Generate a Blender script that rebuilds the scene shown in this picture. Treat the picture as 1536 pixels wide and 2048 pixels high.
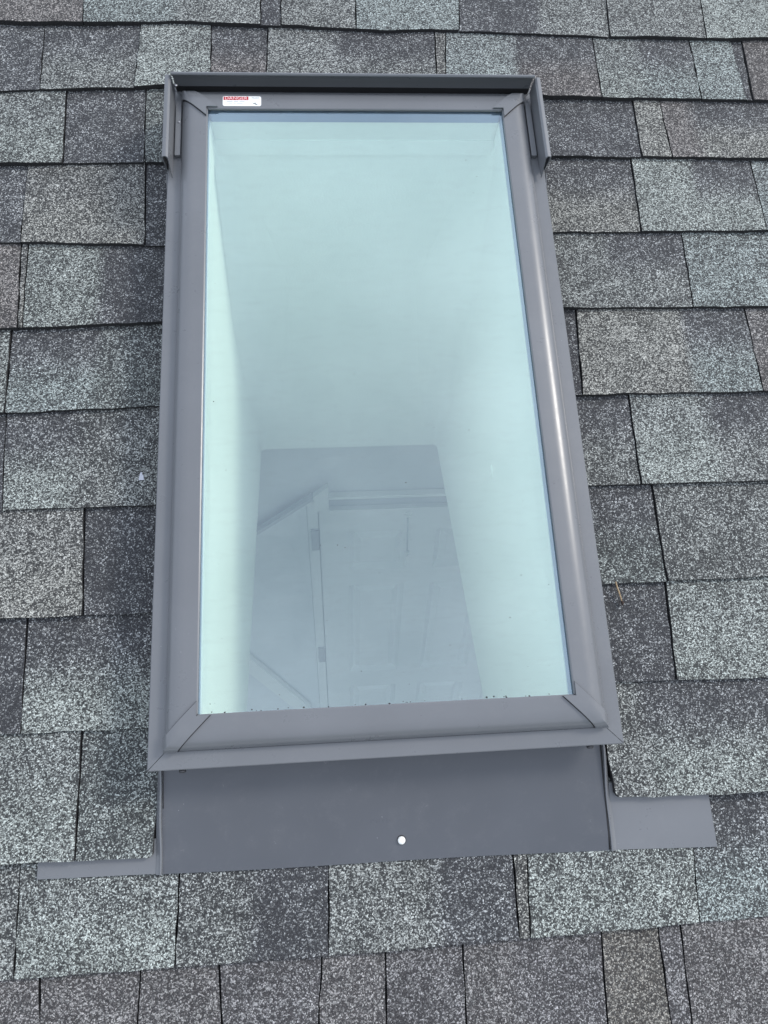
import bpy, bmesh, math, random
from mathutils import Matrix, Vector

# ------------------------------------------------------------------ camera, sky, sun, exposure
sc = bpy.context.scene
for o in list(bpy.data.objects):
    bpy.data.objects.remove(o)
TH = math.atan(6 / 12)          # roof pitch
ZS = 3.25                       # height of the roof reference point above the ground
col = sc.collection

cam_data = bpy.data.cameras.new('camera')
cam = bpy.data.objects.new('camera', cam_data)
col.objects.link(cam)
cam_data.sensor_fit = 'VERTICAL'
cam_data.sensor_height = 24.0
cam_data.lens = 1470.96 / 2048 * 24.0
cam_data.clip_start = 0.02
cam_data.clip_end = 2000
cam.matrix_world = Matrix(((0.996703, 0.034699, -0.073349, 0.22493),
                           (-0.075400, 0.730071, -0.679199, -0.49035),
                           (0.029983, 0.682490, 0.730280, 0.87283 + ZS),
                           (0, 0, 0, 1)))
sc.camera = cam

SUN_EL, SUN_AZ = math.radians(46), math.radians(84)     # azimuth measured from +Y (upslope) towards +X
world = bpy.data.worlds.new('World')
sc.world = world
world.use_nodes = True
wn, wl = world.node_tree.nodes, world.node_tree.links
wn.clear()
sky = wn.new('ShaderNodeTexSky')
sky.sky_type = 'NISHITA'
sky.sun_disc = False
sky.sun_elevation = SUN_EL
sky.sun_rotation = SUN_AZ
sky.altitude = 0
sky.air_density = 1.0
sky.dust_density = 4.0
sky.ozone_density = 1.0
hs = wn.new('ShaderNodeHueSaturation')
hs.inputs['Saturation'].default_value = 0.62
bg = wn.new('ShaderNodeBackground')
bg.inputs['Strength'].default_value = 0.10
wo = wn.new('ShaderNodeOutputWorld')
wl.new(sky.outputs[0], hs.inputs['Color'])
ov = wn.new('ShaderNodeMix')             # an even veil of bright cloud over the whole dome
ov.data_type = 'RGBA'
ov.inputs[0].default_value = 0.72
cn = wn.new('ShaderNodeTexNoise')          # soft cloud structure, the same all over
cn.inputs['Scale'].default_value = 2.6
cn.inputs['Detail'].default_value = 5.0
ct = wn.new('ShaderNodeTexCoord')
wl.new(ct.outputs['Generated'], cn.inputs['Vector'])
cr = wn.new('ShaderNodeMix')
cr.data_type = 'RGBA'
cr.inputs[6].default_value = (6.4, 7.4, 9.2, 1)
cr.inputs[7].default_value = (12.6, 13.6, 15.4, 1)
cm = wn.new('ShaderNodeMapRange')
cm.inputs['From Min'].default_value = 0.3
cm.inputs['From Max'].default_value = 0.7
wl.new(cn.outputs['Fac'], cm.inputs['Value'])
wl.new(cm.outputs[0], cr.inputs[0])
wl.new(cr.outputs[2], ov.inputs[7])
wl.new(hs.outputs[0], ov.inputs[6])
wl.new(ov.outputs[2], bg.inputs['Color'])
wl.new(bg.outputs[0], wo.inputs['Surface'])

sun_data = bpy.data.lights.new('sun', 'SUN')
sun_data.energy = 1.3
sun_data.angle = math.radians(13)
sun_data.color = (1.0, 0.95, 0.88)
sun = bpy.data.objects.new('sun', sun_data)
col.objects.link(sun)
sdir = Vector((math.sin(SUN_AZ) * math.cos(SUN_EL), math.cos(SUN_AZ) * math.cos(SUN_EL), math.sin(SUN_EL)))
sun.rotation_euler = sdir.to_track_quat('Z', 'Y').to_euler()
sun.location = sdir * 20

sc.view_settings.view_transform = 'Standard'
sc.view_settings.look = 'None'
sc.view_settings.gamma = 1.0
sc.view_settings.exposure = 0.5
sc.view_settings.use_curve_mapping = False
sc.cycles.max_bounces = 10
sc.cycles.diffuse_bounces = 7
sc.cycles.transparent_max_bounces = 12

rng = random.Random(7)

# ------------------------------------------------------------------ helpers
ROT = Matrix.Rotation(TH, 4, 'X')


def roof_matrix(u=0.0, v=0.0, w=0.0):
    return Matrix.Translation((0, 0, ZS)) @ ROT @ Matrix.Translation((u, v, w))


def tag(o, label=None, cat=None, group=None, kind=None):
    for k, val in (('label', label), ('category', cat), ('group', group), ('kind', kind)):
        if val:
            o[k] = val
    return o


def empty(name, matrix, **kw):
    o = bpy.data.objects.new(name, None)
    o.empty_display_size = 0.05
    col.objects.link(o)
    o.matrix_world = matrix
    return tag(o, **kw)


def mesh_obj(name, verts, faces, mats, parent=None, offset=(0, 0, 0), smooth=False, mat_idx=None):
    me = bpy.data.meshes.new(name)
    me.from_pydata([tuple(v) for v in verts], [], faces)
    for m in (mats if isinstance(mats, (list, tuple)) else [mats]):
        me.materials.append(m)
    if mat_idx:
        me.polygons.foreach_set('material_index', mat_idx)
    if smooth:
        me.polygons.foreach_set('use_smooth', [True] * len(me.polygons))
    bm = bmesh.new()
    bm.from_mesh(me)
    bmesh.ops.recalc_face_normals(bm, faces=bm.faces)
    bm.to_mesh(me)
    bm.free()
    o = bpy.data.objects.new(name, me)
    col.objects.link(o)
    if parent:
        o.parent = parent
    o.location = offset
    return o


def auto_smooth(o, angle=35):
    me = o.data
    me.polygons.foreach_set('use_smooth', [True] * len(me.polygons))
    bm = bmesh.new()
    bm.from_mesh(me)
    lim = math.radians(angle)
    for e in bm.edges:
        if len(e.link_faces) == 2 and e.calc_face_angle(0) > lim:
            e.smooth = False
    bm.to_mesh(me)
    bm.free()
    return o


BOXF = [(0, 1, 2, 3), (7, 6, 5, 4), (0, 4, 5, 1), (1, 5, 6, 2), (2, 6, 7, 3), (3, 7, 4, 0)]


def box(name, x0, x1, y0, y1, z0, z1, m, parent=None, bevel=0.0):
    cx, cy, cz = (x0 + x1) / 2, (y0 + y1) / 2, (z0 + z1) / 2
    v = [(x - cx, y - cy, z - cz) for z in (z0, z1) for x, y in ((x0, y0), (x1, y0), (x1, y1), (x0, y1))]
    o = mesh_obj(name, v, BOXF, m, parent, (cx, cy, cz))
    if bevel:
        bm = bmesh.new()
        bm.from_mesh(o.data)
        bmesh.ops.bevel(bm, geom=list(bm.edges), offset=bevel, segments=2, affect='EDGES', profile=0.6)
        bm.to_mesh(o.data)
        bm.free()
    return o


def slab(name, quad, t, m, parent=None):
    """a flat polygon given thickness t along its normal"""
    q = [Vector(p) for p in quad]
    n = (q[1] - q[0]).cross(q[2] - q[0]).normalized() * t
    k = len(q)
    v = q + [p + n for p in q]
    f = [tuple(range(k)), tuple(range(2 * k - 1, k - 1, -1))] + [(i, (i + 1) % k, k + (i + 1) % k, k + i) for i in range(k)]
    return mesh_obj(name, v, f, m, parent)


# ------------------------------------------------------------------ materials
def new_mat(name):
    m = bpy.data.materials.new(name)
    m.use_nodes = True
    nt = m.node_tree
    nt.nodes.clear()
    out = nt.nodes.new('ShaderNodeOutputMaterial')
    return m, nt, out


def node(nt, t, **kw):
    n = nt.nodes.new(t)
    for k, v in kw.items():
        if k.startswith('i_'):
            key = k[2:]
            n.inputs[int(key) if key.isdigit() else key.replace('_', ' ')].default_value = v
        else:
            setattr(n, k, v)
    return n


def math_n(nt, op, a, b=None, clamp=False):
    n = nt.nodes.new('ShaderNodeMath')
    n.operation = op
    n.use_clamp = clamp
    for i, x in enumerate((a, b)):
        if x is None:
            continue
        if isinstance(x, (int, float)):
            n.inputs[i].default_value = x
        else:
            nt.links.new(x, n.inputs[i])
    return n.outputs[0]


def mix_c(nt, fac, a, b, blend='MIX'):
    n = nt.nodes.new('ShaderNodeMix')
    n.data_type = 'RGBA'
    n.blend_type = blend
    for s, x in ((0, fac), (6, a), (7, b)):
        if isinstance(x, (int, float)):
            n.inputs[s].default_value = x
        elif isinstance(x, tuple):
            n.inputs[s].default_value = (*x, 1) if len(x) == 3 else x
        else:
            nt.links.new(x, n.inputs[s])
    return n.outputs[2]


def plain(name, color, rough=0.6, noise=0.06, scale=20.0, bump=0.0, bscale=200.0, metallic=0.0, spec=0.5):
    m, nt, out = new_mat(name)
    b = node(nt, 'ShaderNodeBsdfPrincipled', i_Roughness=rough, i_Metallic=metallic)
    b.inputs['Specular IOR Level'].default_value = spec
    tc = node(nt, 'ShaderNodeTexCoord')
    nz = node(nt, 'ShaderNodeTexNoise', i_Scale=scale, i_Detail=4.0)
    nt.links.new(tc.outputs['Object'], nz.inputs['Vector'])
    lo = tuple(c * (1 - noise) for c in color)
    hi = tuple(min(1, c * (1 + noise)) for c in color)
    nt.links.new(mix_c(nt, nz.outputs['Fac'], lo, hi), b.inputs['Base Color'])
    if bump:
        n2 = node(nt, 'ShaderNodeTexNoise', i_Scale=bscale, i_Detail=3.0)
        nt.links.new(tc.outputs['Object'], n2.inputs['Vector'])
        bp = node(nt, 'ShaderNodeBump', i_Strength=bump, i_Distance=0.002)
        nt.links.new(n2.outputs['Fac'], bp.inputs['Height'])
        nt.links.new(bp.outputs[0], b.inputs['Normal'])
    nt.links.new(b.outputs[0], out.inputs['Surface'])
    return m


def painted_metal(name, color, rough, wave=0.0):
    m, nt, out = new_mat(name)
    b = node(nt, 'ShaderNodeBsdfPrincipled')
    tc = node(nt, 'ShaderNodeTexCoord')
    big = node(nt, 'ShaderNodeTexNoise', i_Scale=9.0, i_Detail=3.0)
    fine = node(nt, 'ShaderNodeTexNoise', i_Scale=900.0, i_Detail=2.0)
    vor = node(nt, 'ShaderNodeTexVoronoi', i_Scale=70.0)
    for n in (big, fine, vor):
        nt.links.new(tc.outputs['Object'], n.inputs['Vector'])
    base = mix_c(nt, big.outputs['Fac'], tuple(c * 0.88 for c in color), tuple(c * 1.12 for c in color))
    dust = node(nt, 'ShaderNodeTexNoise', i_Scale=34.0, i_Detail=9.0, i_Roughness=0.75)
    nt.links.new(tc.outputs['Object'], dust.inputs['Vector'])
    dm_ = math_n(nt, 'MULTIPLY', math_n(nt, 'SUBTRACT', dust.outputs['Fac'], 0.52), 0.30, clamp=True)
    base = mix_c(nt, dm_, base, (0.30, 0.295, 0.285))
    speck = math_n(nt, 'LESS_THAN', vor.outputs['Distance'], 0.028)
    pick = math_n(nt, 'MULTIPLY', speck, math_n(nt, 'GREATER_THAN', big.outputs['Fac'], 0.56))
    base = mix_c(nt, math_n(nt, 'MULTIPLY', pick, 0.45), base, (0.55, 0.56, 0.58))
    nt.links.new(base, b.inputs['Base Color'])
    r = math_n(nt, 'ADD', math_n(nt, 'MULTIPLY', dust.outputs['Fac'], 0.22), rough - 0.11)
    nt.links.new(r, b.inputs['Roughness'])
    h = math_n(nt, 'MULTIPLY', fine.outputs['Fac'], 0.12)
    bp = node(nt, 'ShaderNodeBump', i_Strength=0.25, i_Distance=0.0006)
    nt.links.new(h, bp.inputs['Height'])
    nt.links.new(bp.outputs[0], b.inputs['Normal'])
    nt.links.new(b.outputs[0], out.inputs['Surface'])
    return m


def granule_material():
    """mineral granules: each cell of a fine Voronoi is a light or a dark grain; the piece's own blend sets the odds"""
    m, nt, out = new_mat('shingle_granules')
    L = nt.links
    b = node(nt, 'ShaderNodeBsdfPrincipled', i_Roughness=0.75)
    b.inputs['Specular IOR Level'].default_value = 0.35
    tc = node(nt, 'ShaderNodeTexCoord')
    oi = node(nt, 'ShaderNodeObjectInfo')
    off = node(nt, 'ShaderNodeVectorMath', operation='ADD')
    sc3 = node(nt, 'ShaderNodeCombineXYZ')
    L.new(math_n(nt, 'MULTIPLY', oi.outputs['Random'], 7.3), sc3.inputs[0])
    L.new(math_n(nt, 'MULTIPLY', oi.outputs['Random'], 3.1), sc3.inputs[1])
    L.new(tc.outputs['Object'], off.inputs[0])
    L.new(sc3.outputs[0], off.inputs[1])
    # warp so the grains are uneven and slightly elongated
    wz = node(nt, 'ShaderNodeTexNoise', i_Scale=260.0, i_Detail=1.0)
    L.new(off.outputs[0], wz.inputs['Vector'])
    ws = node(nt, 'ShaderNodeVectorMath', operation='MULTIPLY_ADD')
    ws.inputs[1].default_value = (0.0034, 0.0034, 0.0)
    L.new(wz.outputs['Color'], ws.inputs[0])
    L.new(off.outputs[0], ws.inputs[2])
    v1 = node(nt, 'ShaderNodeTexVoronoi', i_Scale=GRAIN)
    v2 = node(nt, 'ShaderNodeTexVoronoi', i_Scale=GRAIN * 1.9)
    for v in (v1, v2):
        L.new(ws.outputs[0], v.inputs['Vector'])
    s1 = node(nt, 'ShaderNodeSeparateColor')
    L.new(v1.outputs['Color'], s1.inputs[0])
    s2 = node(nt, 'ShaderNodeSeparateColor')
    L.new(v2.outputs['Color'], s2.inputs[0])
    at_l = node(nt, 'ShaderNodeAttribute', attribute_name='light_grain')
    at_d = node(nt, 'ShaderNodeAttribute', attribute_name='dark_grain')
    at_p = node(nt, 'ShaderNodeAttribute', attribute_name='blend')
    mot = node(nt, 'ShaderNodeTexNoise', i_Scale=38.0, i_Detail=5.0, i_Roughness=0.65)
    L.new(off.outputs[0], mot.inputs['Vector'])
    p = math_n(nt, 'ADD', at_p.outputs['Fac'], math_n(nt, 'MULTIPLY', math_n(nt, 'SUBTRACT', mot.outputs['Fac'], 0.5), 0.6))
    r = math_n(nt, 'ADD', math_n(nt, 'MULTIPLY', s1.outputs[0], 0.8), math_n(nt, 'MULTIPLY', s2.outputs[0], 0.2))
    x = math_n(nt, 'SUBTRACT', math_n(nt, 'ADD', r, p), 1.0)
    mask = math_n(nt, 'MULTIPLY', math_n(nt, 'ADD', x, 0.16), 2.3, clamp=True)
    mask = math_n(nt, 'POWER', mask, 1.5)
    # each grain its own brightness and slight tint
    var = math_n(nt, 'ADD', math_n(nt, 'MULTIPLY', s1.outputs[1], 0.9), 0.75)
    lg = mix_c(nt, 1.0, at_l.outputs['Color'], var, 'MULTIPLY')
    tint = mix_c(nt, math_n(nt, 'MULTIPLY', s1.outputs[2], 0.4), lg, mix_c(nt, mot.outputs['Fac'], (0.32, 0.37, 0.345), (0.385, 0.375, 0.345)))
    dg = mix_c(nt, 1.0, at_d.outputs['Color'], math_n(nt, 'ADD', math_n(nt, 'MULTIPLY', s2.outputs[1], 1.2), 0.4), 'MULTIPLY')
    c = mix_c(nt, mask, dg, tint)
    # dark asphalt showing between the grains
    gapm = math_n(nt, 'MULTIPLY', math_n(nt, 'SUBTRACT', v1.outputs['Distance'], 0.40), 3.5, clamp=True)
    c = mix_c(nt, math_n(nt, 'MULTIPLY', gapm, 0.75), c, (0.03, 0.03, 0.033))
    # weathering: broad faint grime and small worn spots
    gr = node(nt, 'ShaderNodeTexNoise', i_Scale=11.0, i_Detail=6.0, i_Roughness=0.7)
    L.new(off.outputs[0], gr.inputs['Vector'])
    gm = math_n(nt, 'ADD', math_n(nt, 'MULTIPLY', gr.outputs['Fac'], 0.8), 0.6)
    c = mix_c(nt, 1.0, c, gm, 'MULTIPLY')
    wr = node(nt, 'ShaderNodeTexNoise', i_Scale=70.0, i_Detail=3.0)
    L.new(off.outputs[0], wr.inputs['Vector'])
    c = mix_c(nt, math_n(nt, 'MULTIPLY', math_n(nt, 'SUBTRACT', wr.outputs['Fac'], 0.66), 5.0, clamp=True), c, (0.035, 0.035, 0.038))
    L.new(c, b.inputs['Base Color'])
    h = math_n(nt, 'SUBTRACT', 1.0, math_n(nt, 'MULTIPLY', v1.outputs['Distance'], 1.0))
    h = math_n(nt, 'ADD', h, math_n(nt, 'MULTIPLY', s1.outputs[0], 0.5))
    bp = node(nt, 'ShaderNodeBump', i_Strength=0.8, i_Distance=0.0011)
    L.new(h, bp.inputs['Height'])
    L.new(bp.outputs[0], b.inputs['Normal'])
    L.new(b.outputs[0], out.inputs['Surface'])
    return m


def glass_material():
    m, nt, out = new_mat('insulated_glass')
    tr = node(nt, 'ShaderNodeBsdfTransparent')
    tr.inputs['Color'].default_value = (0.925, 0.995, 0.950, 1)
    gl = node(nt, 'ShaderNodeBsdfGlossy', i_Roughness=0.015)
    gl.inputs['Color'].default_value = (0.77, 0.92, 1.0, 1)
    fr = node(nt, 'ShaderNodeFresnel', i_IOR=1.5)
    ge = node(nt, 'ShaderNodeNewGeometry')
    front = math_n(nt, 'SUBTRACT', 1.0, ge.outputs['Backfacing'])
    fac = math_n(nt, 'MULTIPLY', front, math_n(nt, 'ADD', math_n(nt, 'MULTIPLY', fr.outputs[0], 1.3), 0.165))
    mx = node(nt, 'ShaderNodeMixShader')
    nt.links.new(fac, mx.inputs[0])
    nt.links.new(tr.outputs[0], mx.inputs[1])
    nt.links.new(gl.outputs[0], mx.inputs[2])
    # thin dusty film, stronger in streaks near the head of the pane
    tc = node(nt, 'ShaderNodeTexCoord')
    mp = node(nt, 'ShaderNodeMapping')
    mp.inputs['Scale'].default_value = (9.0, 30.0, 1.0)
    nt.links.new(tc.outputs['Object'], mp.inputs[0])
    n1 = node(nt, 'ShaderNodeTexNoise', i_Scale=2.2, i_Detail=8.0, i_Roughness=0.7)
    nt.links.new(mp.outputs[0], n1.inputs['Vector'])
    film = math_n(nt, 'MULTIPLY', math_n(nt, 'SUBTRACT', n1.outputs['Fac'], 0.50), 0.11, clamp=True)
    vor = node(nt, 'ShaderNodeTexVoronoi', i_Scale=55.0)
    nt.links.new(tc.outputs['Object'], vor.inputs['Vector'])
    n2 = node(nt, 'ShaderNodeTexNoise', i_Scale=6.0, i_Detail=2.0)
    nt.links.new(tc.outputs['Object'], n2.inputs['Vector'])
    spots = math_n(nt, 'MULTIPLY', math_n(nt, 'LESS_THAN', vor.outputs['Distance'], 0.05), math_n(nt, 'GREATER_THAN', n2.outputs['Fac'], 0.56))
    film = math_n(nt, 'ADD', film, math_n(nt, 'MULTIPLY', spots, 0.10))
    df = node(nt, 'ShaderNodeBsdfDiffuse')
    df.inputs['Color'].default_value = (0.55, 0.58, 0.56, 1)
    m2 = node(nt, 'ShaderNodeMixShader')
    nt.links.new(film, m2.inputs[0])
    nt.links.new(mx.outputs[0], m2.inputs[1])
    nt.links.new(df.outputs[0], m2.inputs[2])
    nt.links.new(m2.outputs[0], out.inputs['Surface'])
    return m


GRAIN = 610.0
M_GRAN = granule_material()
M_ASPH = plain('asphalt_edge', (0.022, 0.022, 0.024), 0.9, 0.4, 300, 0.6, 500)
M_FELT = plain('roof_felt', (0.03, 0.03, 0.032), 0.95, 0.3, 60, 0.3)
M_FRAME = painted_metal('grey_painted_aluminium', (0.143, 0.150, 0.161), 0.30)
M_APRON = painted_metal('flashing_sheet_dark_reflection', (0.074, 0.080, 0.092), 0.24)  # front sheet's dark reflection put into the colour; wings use the lighter frame grey
M_BLACK = plain('black_rubber_and_shade', (0.012, 0.012, 0.013), 0.6)  # rubber of the gaskets, and black standing in for shaded gaps
M_SPACER = plain('spacer_bar', (0.25, 0.29, 0.47), 0.35, 0.05, 30, metallic=0.3)
M_GLASS = glass_material()
M_WALL = plain('white_drywall', (0.90, 0.90, 0.89), 0.9, 0.015, 14, 0.15, 260)
M_ROOMW = plain('room_wall_paint', (0.80, 0.81, 0.83), 0.9, 0.02, 10, 0.1, 220)
M_WHITE = plain('white_trim_paint', (0.90, 0.90, 0.89), 0.45, 0.02, 20)
M_DOOR = plain('door_paint', (0.88, 0.88, 0.88), 0.45, 0.02, 20)
M_CAP = plain('grey_paint_and_shade', (0.55, 0.57, 0.60), 0.5, 0.03, 20)  # grey for the chain, and shade painted on the stair cap and door header
M_HINGE = plain('hinge_metal', (0.52, 0.53, 0.55), 0.4, 0.05, 40, metallic=0.2)
M_FLOOR = plain('room_floor', (0.60, 0.57, 0.52), 0.6, 0.1, 8)
M_SCREW = plain('screw_metal', (0.40, 0.40, 0.42), 0.35, 0.1, 200, metallic=0.8)
M_SCREWD = plain('dark_screw', (0.06, 0.06, 0.065), 0.4, 0.1, 200, metallic=0.5)
M_BUTTON = plain('white_sealant', (0.82, 0.83, 0.81), 0.55, 0.06, 400, 0.5, 500)
M_LABEL = plain('label_white', (0.80, 0.82, 0.80), 0.5, 0.02, 50)
M_RED = plain('label_red', (0.40, 0.010, 0.022), 0.5, 0.04, 80)
M_PINK = plain('label_lettering', (0.88, 0.62, 0.62), 0.5, 0.02, 80)
M_INK = plain('label_ink', (0.16, 0.17, 0.18), 0.6, 0.1, 200)
M_INKP = plain('label_pale_ink', (0.40, 0.41, 0.42), 0.6, 0.1, 200)
M_TWIG = plain('twig_bark', (0.34, 0.25, 0.15), 0.8, 0.4, 180, 0.5, 300)
M_TWIGD = plain('twig_dark_end', (0.035, 0.02, 0.015), 0.8, 0.3, 180)
M_LEAF = plain('pale_scrap', (0.50, 0.52, 0.58), 0.7, 0.1, 120)
M_DIRT = plain('dirt', (0.03, 0.03, 0.03), 0.9, 0.3, 300)
M_GRASS = plain('lawn', (0.05, 0.08, 0.03), 0.95, 0.4, 0.6, 0.4, 30)
M_BRICK = plain('house_siding', (0.45, 0.45, 0.43), 0.8, 0.05, 5)

# ------------------------------------------------------------------ the setting: ground, room below, light shaft
g = mesh_obj('ground', [(-900, -900, 0), (900, -900, 0), (900, 900, 0), (-900, 900, 0)], [(0, 1, 2, 3)], M_GRASS)
tag(g, kind='structure')

ZC, ZF = ZS - 0.43, 0.12                     # ceiling and floor of the room
RX0, RX1, RY0, RY1 = -1.30, 1.95, -1.10, 1.35
tag(box('floor', RX0, RX1, RY0, RY1, 0.004, ZF, M_FLOOR), kind='structure')
tag(box('wall_back', RX0, RX1, RY1, RY1 + 0.1, 0.004, ZC - 0.002, M_ROOMW), kind='structure')
tag(box('wall_left', RX0 - 0.1, RX0 - 0.002, RY0, RY1 + 0.1, 0.004, ZC - 0.002, M_ROOMW), kind='structure')
tag(box('wall_right', RX1 + 0.002, RX1 + 0.1, RY0, RY1 + 0.1, 0.004, ZC - 0.002, M_ROOMW), kind='structure')
# front wall; its unseen opening is added to let light into the room
wx0, wx1, wz0, wz1 = -0.95, 1.55, 0.70, 2.52
fw = tag(empty('wall_front', Matrix.Translation((0.3, RY0 - 0.05, 0))), kind='structure')
for nm, x0, x1, z0, z1 in (('wall_panel', RX0, wx0, 0.004, ZC - 0.002), ('wall_panel', wx1, RX1, 0.004, ZC - 0.002),
                           ('wall_panel', wx0 + 0.001, wx1 - 0.001, 0.004, wz0), ('wall_panel', wx0 + 0.001, wx1 - 0.001, wz1, ZC - 0.002)):
    box(nm, x0 - 0.3, x1 - 0.3, -0.05, 0.048, z0, z1, M_ROOMW, fw)
# ceiling round the shaft opening
OX0, OX1, OY0, OY1 = 0.052, 0.514, -0.03, 0.96
ce = tag(empty('ceiling', Matrix.Translation((0.3, 0, ZC))), kind='structure')
for x0, x1, y0, y1 in ((RX0 - 0.1, OX0, RY0 - 0.1, RY1 + 0.1), (OX1, RX1 + 0.1, RY0 - 0.1, RY1 + 0.1), (OX0 + .0005, OX1 - .0005, RY0 - 0.1, OY0), (OX0 + .0005, OX1 - .0005, OY1, RY1 + 0.1)):
    box('ceiling_board', x0 - 0.3, x1 - 0.3, y0, y1, 0.0, 0.014, M_WALL, ce)


def R2W(u, v, w):
    return roof_matrix() @ Vector((u, v, w))


GU0, GU1, GV0, GV1 = 0.0615, 0.515, -0.0215, 0.866      # clear opening of the sash
WL = 0.028
sh = tag(empty('light_shaft', Matrix.Translation((0.283, 0.46, ZC))), kind='structure')
shift = Vector((0.283, 0.46, ZC))
tl, tr_, bl, br = (R2W(GU0 - .004, GV1 + .003, WL) - shift, R2W(GU1 + .004, GV1 + .003, WL) - shift, R2W(GU0 - .004, GV0 - .003, WL) - shift, R2W(GU1 + .004, GV0 - .003, WL) - shift)
ctl, ctr, cbl, cbr = (Vector((x, y, ZC)) - shift for x, y in ((OX0, OY1), (OX1, OY1), (OX0, OY0), (OX1, OY0)))
slab('shaft_side', [tl, ctl, cbl, bl], 0.013, M_WALL, sh)
slab('shaft_side', [tr_, br, cbr, ctr], 0.013, M_WALL, sh)
slab('shaft_head', [tl, tr_, ctr, ctl], 0.013, M_WALL, sh)
slab('shaft_sill', [bl, cbl, cbr, br], 0.013, M_WALL, sh)
# inside corners, rounded in shape to soften the shading edge; rounder towards the sash
for nm, ct_, cb_, du, sb_, sbb in (('shade_softening_fillet', tl, ctl, 1, bl, cbl), ('shade_softening_fillet', tr_, ctr, -1, br, cbr)):
    V, F = [], []
    nf, na = 16, 9
    for i in range(nf + 1):
        f_ = i / nf
        c_ = ct_ + (cb_ - ct_) * f_
        d2 = ((sb_ - ct_).normalized() * (1 - f_) + (sbb - cb_).normalized() * f_).normalized()
        d1 = Vector((du, 0, 0))
        rad = 0.120 * min(1.0, f_ / 0.35) * (1 - f_) ** 0.6 + 0.012
        for j in range(na):
            t = j / (na - 1)
            V.append(c_ + d1 * (rad * (1 - t) ** 2) + d2 * (rad * t ** 2) + (d1 + d2) * 0.0002)
    for i in range(nf):
        for j in range(na - 1):
            a = i * na + j
            F.append((a, a + 1, a + na + 1, a + na))
    mesh_obj(nm, V, F, M_WALL, sh, smooth=True)
# bump patch on the right side of the shaft
pv, pf = [], []
for i in range(4):
    a = i / 4 * math.pi / 2
    for j in range(14):
        t = j / 14 * 2 * math.pi
        pv.append((-0.0030 * math.sin(a), 0.0125 * math.cos(a) * math.cos(t), 0.0125 * math.cos(a) * math.sin(t)))
for i in range(3):
    for j in range(14):
        pf.append((i * 14 + j, i * 14 + (j + 1) % 14, (i + 1) * 14 + (j + 1) % 14, (i + 1) * 14 + j))
pf.append(tuple(range(42, 56)))
mesh_obj('filler_patch', pv, pf, M_WALL, sh, Vector((0.5170, 0.4445, ZS - 0.0355)) - shift, smooth=True)
# thin bead where the shaft head meets the sash
hd = (ctl - tl)
slab('head_bead', [tl + Vector((.002, -.0003, 0)), tr_ + Vector((-.002, -.0003, 0)), tr_ + Vector((-.002, -.0003, 0)) + (ctr - tr_) * 0.030, tl + Vector((.002, -.0003, 0)) + hd * 0.030], -0.0045, M_WALL, sh)

# panelled door on the far wall
DX0, DX1, DT = 0.185, 0.947, ZS - 1.047
door = empty('door', Matrix.Translation((DX0, RY1 - 0.004, ZF)), label='white six panel door in the room below, seen through the glass', cat='door', kind='thing')


def panel_door():
    cols = ((0.106, 0.328), (0.434, 0.656))
    top = DT - ZF
    rows_ = ((top - 0.345, top - 0.118), (top - 1.105, top - 0.445), (0.22, top - 1.24))
    xs = [0, 0.106, 0.328, 0.434, 0.656, DX1 - DX0]
    zs = sorted([0.005, top] + [z for r in rows_ for z in r])
    V, F = [], []

    def add(pts):
        i = len(V)
        V.extend(pts)
        F.append(tuple(range(i, i + len(pts))))
    yf, yr = -0.035, -0.012
    for i in range(5):
        for j in range(7):
            x0, x1, z0, z1 = xs[i], xs[i + 1], zs[j], zs[j + 1]
            if i in (1, 3) and j in (1, 3, 5):
                b = 0.021
                o_ = [(x0, yf, z0), (x1, yf, z0), (x1, yf, z1), (x0, yf, z1)]
                n_ = [(x0 + b, yr, z0 + b), (x1 - b, yr, z0 + b), (x1 - b, yr, z1 - b), (x0 + b, yr, z1 - b)]
                for k in range(4):
                    add([o_[k], o_[(k + 1) % 4], n_[(k + 1) % 4], n_[k]])
                b2 = 0.045
                p_ = [(x0 + b2, yf + .004, z0 + b2), (x1 - b2, yf + .004, z0 + b2), (x1 - b2, yf + .004, z1 - b2), (x0 + b2, yf + .004, z1 - b2)]
                for k in range(4):
                    add([n_[k], n_[(k + 1) % 4], p_[(k + 1) % 4], p_[k]])
                add(p_)
            else:
                add([(x0, yf, z0), (x1, yf, z0), (x1, yf, z1), (x0, yf, z1)])
    W_ = DX1 - DX0
    for q in ([(0, yf, .005), (0, yf, top), (0, 0, top), (0, 0, .005)], [(W_, yf, .005), (W_, 0, .005), (W_, 0, top), (W_, yf, top)],
              [(0, yf, top), (W_, yf, top), (W_, 0, top), (0, 0, top)], [(0, 0, .005), (0, 0, top), (W_, 0, top), (W_, 0, .005)]):
        add(q)
    me = bpy.data.meshes.new('door_leaf')
    me.from_pydata(V, [], F)
    bm = bmesh.new()
    bm.from_mesh(me)
    bmesh.ops.remove_doubles(bm, verts=bm.verts, dist=1e-5)
    bmesh.ops.recalc_face_normals(bm, faces=bm.faces)
    bm.to_mesh(me)
    bm.free()
    me.materials.append(M_DOOR)
    o = bpy.data.objects.new('door_leaf', me)
    col.objects.link(o)
    o.parent = door


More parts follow.
